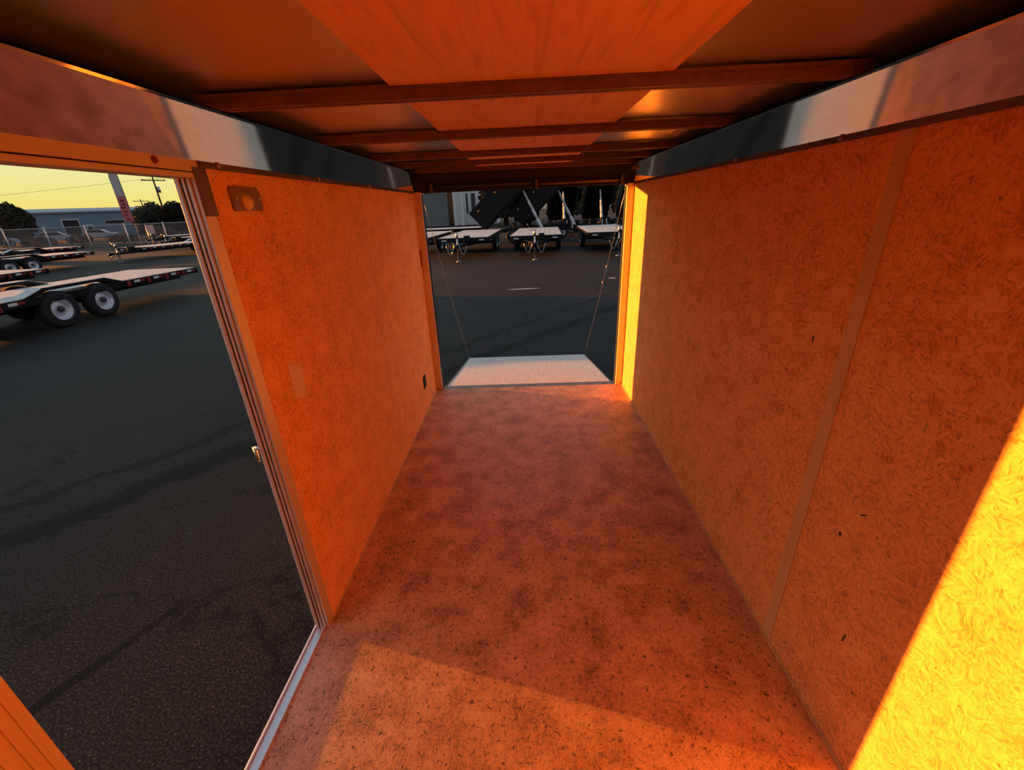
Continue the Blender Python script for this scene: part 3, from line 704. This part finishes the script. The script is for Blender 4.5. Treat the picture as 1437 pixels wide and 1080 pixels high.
# ------------------------------------------------------------------ fence
F0, F1 = Vector((-74, 40, 0)), Vector((-27, 49, 0)); fd = F1 - F0
fen = empty('chain_link_fence', (F0.x, F0.y, GZ), math.atan2(fd.y, fd.x)); tag(fen, 'long grey chain-link fence with pale posts behind the parked trailers', 'fence')
FL = fd.length
b = NB(); box(b, 0, FL, -.01, .01, .05, 1.95); obj('chain_link', b, 'chainlink', fen)
b = NB(); cyl(b, (0, 0, 1.95), (FL, 0, 1.95), .03, .03, 8); obj('top_rail', b, 'galv', fen)
k = 0
while k <= FL:
    b = NB(); cyl(b, (k, 0, 0), (k, 0, 2.0), .055, .055, 10); cyl(b, (k, 0, 2.0), (k, 0, 2.1), .08, .03, 10); obj('post', b, 'bldwhite', fen); k += FL / 13 - .001

# ------------------------------------------------------------------ plants
def blob_mesh(bm, c, rx, ry, rz_, n, seed, leaf=.25, twig=0.):
    q = random.Random(seed)
    for i in range(n):
        th = q.uniform(0, 2 * math.pi); ph = math.acos(q.uniform(-.35, 1)); rr = q.uniform(.55, 1.0) ** .5
        lump = 1 + .18 * math.sin(3 * th + seed) * math.sin(2 * ph + seed)
        p = Vector((c[0] + rx * rr * lump * math.sin(ph) * math.cos(th), c[1] + ry * rr * lump * math.sin(ph) * math.sin(th), c[2] + rz_ * rr * lump * math.cos(ph)))
        a = Vector((q.uniform(-1, 1), q.uniform(-1, 1), q.uniform(-1, 1))).normalized(); e = a.orthogonal().normalized(); s = leaf * q.uniform(.5, 1.3)
        vs_ = [bm.verts.new(p + a * s * u + e * s * .6 * v) for u, v in ((-1, 0), (0, -1), (1, 0), (0, 1))]
        bm.faces.new(vs_)
    
def make_shrub(seed, leafm, h=1.6, rx=1.8, n=900, leaf=.12):
    root = empty('shrub')
    b = NB(); blob_mesh(b, (0, 0, h * .38), rx, rx * .8, h * .62, n, seed, leaf); obj('foliage', b, leafm, root)
    b = NB(); q = random.Random(seed)
    for i in range(9):
        a = q.uniform(0, 6.28); tube(b, [(0, 0, 0), (.3 * rx * math.cos(a), .3 * rx * math.sin(a), h * .4), (.6 * rx * math.cos(a), .6 * rx * math.sin(a), h * .95)], .02, 5)
    obj('stems', b, 'bark', root); return root
def make_tree(seed, leafm, h, rx, n=1500, leaf=.22):
    root = empty('tree'); q = random.Random(seed)
    b = NB(); blob_mesh(b, (0, 0, h * .62), rx, rx, h * .40, n, seed, leaf); blob_mesh(b, (rx * .3, 0, h * .42), rx * .9, rx * .8, h * .3, n // 2, seed + 9, leaf); blob_mesh(b, (-rx * .1, 0, h * .22), rx * .85, rx * .8, h * .2, n // 2, seed + 5, leaf); obj('crown', b, leafm, root)
    b = NB(); cyl(b, (0, 0, 0), (0, 0, h * .5), .22, .13, 10)
    for i in range(7):
        a = q.uniform(0, 6.28); tube(b, [(0, 0, h * .35), (.4 * rx * math.cos(a), .4 * rx * math.sin(a), h * .6), (.6 * rx * math.cos(a), .6 * rx * math.sin(a), h * .9)], .05, 5)
    obj('trunk', b, 'bark', root); return root
s0 = make_shrub(3, 'leafbrown'); s1 = make_shrub(5, 'leafbrown', 1.3, 2.2)
def polar(az, d): return (d * math.sin(R(az)), d * math.cos(R(az)))
first = {0: True, 1: True}
fn = Vector((-fd.y, fd.x, 0)).normalized()
for i in range(12):
    src = (s0, s1)[i % 2]
    o = src if first[i % 2] else copy_tree(src); first[i % 2] = False
    t_ = .01 + .088 * i; p = F0 + fd * t_ + fn * 4.2
    sc = (1.2, 1.1, 1.2, 1.1, 1.0, .9, .8, .8, 1.0, 1.05, 1.1, 1.1)[i]
    o.location = (p.x, p.y, GZ); o.rotation_euler = (0, 0, math.atan2(fd.y, fd.x)); o.scale = (sc * .74, sc * .8, sc)
    side = 'left of the flag' if math.degrees(math.atan2(p.x, p.y)) < -41.2 else 'right of the flag'
    tag(o, 'dry brown shrub behind the chain-link fence, ' + side, 'shrub', 'brown shrubs %s behind the fence' % side)
t0 = make_tree(11, 'leafdark', 4.6, 1.7, 2600, .20)
fst = True
for i, (az, d, sc, lb) in enumerate(((-49.0, 92, 1.1, 'dark round tree at the far left above the parked cars'), (-40.2, 84, .86, 'low dark tree right beside the flag'), (-37.6, 84, 1.0, 'dark tree right of the utility pole'), (-34.8, 84, 1.05, 'dark tree hidden mostly by the side door jamb'), (-39.3, 100, 1.1, 'dark tree behind the utility pole'), (-36.2, 100, 1.2, 'dark tree beside the side door jamb'))):
    o = t0 if fst else copy_tree(t0); fst = False
    x, y = polar(az, d); o.location = (x, y, GZ); o.rotation_euler = (0, 0, i * 2.1); o.scale = (sc, sc, sc); tag(o, lb, 'tree', 'dark trees on the skyline')
for i, (x, y, sc, lb) in enumerate(((-1.8, 56, 1.25, 'tall dark tree added to hide sky behind the tipped dump beds, beside the porch building'), (5.8, 58, 1.3, 'tall dark tree added to hide sky behind the raised dump beds, middle of three'), (13.6, 57, 1.3, 'tall dark tree added to hide sky behind the right rear post'))):
    o = copy_tree(t0); o.location = (x, y, GZ); o.scale = (sc * 1.3, sc * 1.3, sc); o.rotation_euler = (0, 0, i + .4); tag(o, lb, 'tree', 'dark trees added behind the dump trailers')  # made-up trees that block the bright sky between the dump beds
# far wooded ridge
b = NB(); pts = []
n = 160
for i in range(n + 1):
    az = -75 + 60 * i / n; x, y = polar(az, 290)
    h = 1.0 + 6.6 + 1.3 * math.sin(az * .9) + .7 * math.sin(az * 3.1 + 1) + .45 * rnd.uniform(-1, 1)
    x2, y2 = polar(az, 330)
    pts.append((b.verts.new((x, y, GZ)), b.verts.new((x * 1.02, y * 1.02, h)), b.verts.new((x2, y2, h * .9)), b.verts.new((x2, y2, GZ))))
for p, q in zip(pts, pts[1:]):
    for k in range(3): b.faces.new((p[k], q[k], q[k + 1], p[k + 1]))
o = obj('ridge', b, 'hill'); o['kind'] = 'structure'

# ------------------------------------------------------------------ flag, pole, car
x, y = polar(-41.1, 50)
t = empty('feather_flag', (x, y, GZ), R(41.1 - 6)); tag(t, 'tall leaning feather flag, grey above and pink with dark red marks below', 'flag')
H = 6.6
def px_(z): return .0 + .06 * math.sin(z / H * 3)
b = NB(); tube(b, [(px_(z * H / 16), 0, z * H / 16) for z in range(17)], .024, 8); obj('pole', b, 'bldgrey', t)
b = NB(); cyl(b, (0, 0, 0), (0, 0, .12), .3, .25, 16); obj('base', b, 'blackpaint', t)
def sail(z0, z1, m):
    b = NB(); n = 24; rows = []
    for i in range(n + 1):
        z = z0 + (z1 - z0) * i / n; wv = .60 * (1 if z < H * .8 else math.sqrt(max(0.02, 1 - ((z - H * .8) / (H * .2)) ** 2)))
        row = []
        for j in range(7): u = j / 6; row.append(b.verts.new((px_(z) + -wv * u, .05 * math.sin(z * 2 + u * 4) * u, z)))
        rows.append(row)
    for a, c in zip(rows, rows[1:]):
        for j in range(6): f = b.faces.new((a[j], a[j + 1], c[j + 1], c[j])); f.smooth = True
    o = obj('banner', b, m, t); s = o.modifiers.new('solid', 'SOLIDIFY'); s.thickness = .006; return o
sail(4.1, H, 'flaggrey'); lo = sail(2.15, 4.1, 'pink')
q = random.Random(4)
for z, wd, c_ in ((3.85, .28, -.26), (3.55, .22, -.22), (3.3, .26, -.32), (3.0, .32, -.26), (2.7, .2, -.30), (2.4, .26, -.26)):
    b = NB(); box(b, c_ - wd / 2, c_ + wd / 2, -.065, -.058, z - .07, z + .04); obj('banner_mark', b, 'red', lo)
# small second banner, low
x, y = polar(-40.35, 52); t = empty('banner_sign', (x, y, GZ), R(40)); tag(t, 'small faded pink and grey banner right of the tall flag', 'banner')
b = NB(); cyl(b, (0, 0, 0), (0, 0, 1.9), .02, .02, 8); obj('pole', b, 'galv', t)
b = NB(); box(b, 0, .55, -.01, .01, 1.1, 1.85); obj('cloth', b, 'flaggrey', t)

x, y = polar(-38.5, 88); t = empty('utility_pole', (x, y, GZ), R(38.5 + 10)); tag(t, 'wooden utility pole with crossarm standing above the dark trees', 'utility pole')
b = NB(); cyl(b, (0, 0, 0), (0, 0, 8.3), .17, .11, 12); obj('pole', b, 'timber', t)
b = NB(); box(b, -1.5, 1.5, -.06, .06, 7.8, 7.95); obj('crossarm', b, 'timber', t)
b = NB(); cyl(b, (.3, 0, 6.2), (.3, 0, 7.0), .2, .2, 14); obj('transformer', b, 'galv', t)
for xx in (-1.3, -.5, .5, 1.3): b = NB(); cyl(b, (xx, 0, 7.95), (xx, 0, 8.15), .05, .03, 8); obj('insulator', b, 'galv', t)
x2, y2 = polar(-40.0, 105); t2 = copy_tree(t); t2.location = (x2, y2, GZ); t2.scale = (.75, .75, .72); tag(t2, 'smaller farther utility pole just right of the flag', 'utility pole')
def wire(a, c, sag, lb):
    a, c = Vector(a), Vector(c); b = NB(); tube(b, [a.lerp(c, i / 24) - Vector((0, 0, sag * math.sin(math.pi * i / 24))) for i in range(25)], .018, 5)
    tag(obj('power_line', b, 'rubber'), lb, 'cable')
p = polar(-38.5, 88)
wire((p[0], p[1], 7.75), (-140, 74, 7.0), 1.2, 'thin overhead power line running left across the yellow sky')
wire((p[0], p[1], 7.72), (-30, 92, 8.4), .7, 'thin overhead power line running right from the utility pole')

def make_car():
    root = empty('parked_car')
    b = NB()
    prof = [(-2.2, .35), (-2.25, .75), (-2.1, .95), (-1.5, 1.0), (-1.0, 1.42), (.5, 1.45), (1.15, 1.0), (2.05, .88), (2.2, .65), (2.18, .35)]
    prism(b, prof, -.85, .85, axis='X'); obj('body', b, 'carwhite', root, .05)
    b = NB(); prism(b, [(-1.42, 1.02), (-.98, 1.37), (.46, 1.40), (1.02, 1.02)], -.87, .87, axis='X'); obj('windows', b, 'glassdark', root)
    for y in (-1.4, 1.35):
        for s in (-1, 1): wheel(root, s * .78, y, s, .32)
    return root
c0 = make_car(); x, y = polar(-50.6, 86); c0.location = (x, y, GZ); c0.rotation_euler = (0, 0, R(-30)); tag(c0, 'pale parked car beyond the fence at the left frame edge', 'car', 'parked cars')
c1 = copy_tree(c0); x, y = polar(-46.9, 88); c1.location = (x, y, GZ); c1.rotation_euler = (0, 0, R(-50)); tag(c1, 'pale parked car beyond the fence, left of the warehouse', 'car', 'parked cars')
c2 = copy_tree(c0); x, y = polar(-43.9, 92); c2.location = (x, y, GZ); c2.rotation_euler = (0, 0, R(-60)); tag(c2, 'pale parked car in front of the warehouse doors', 'car', 'parked cars')
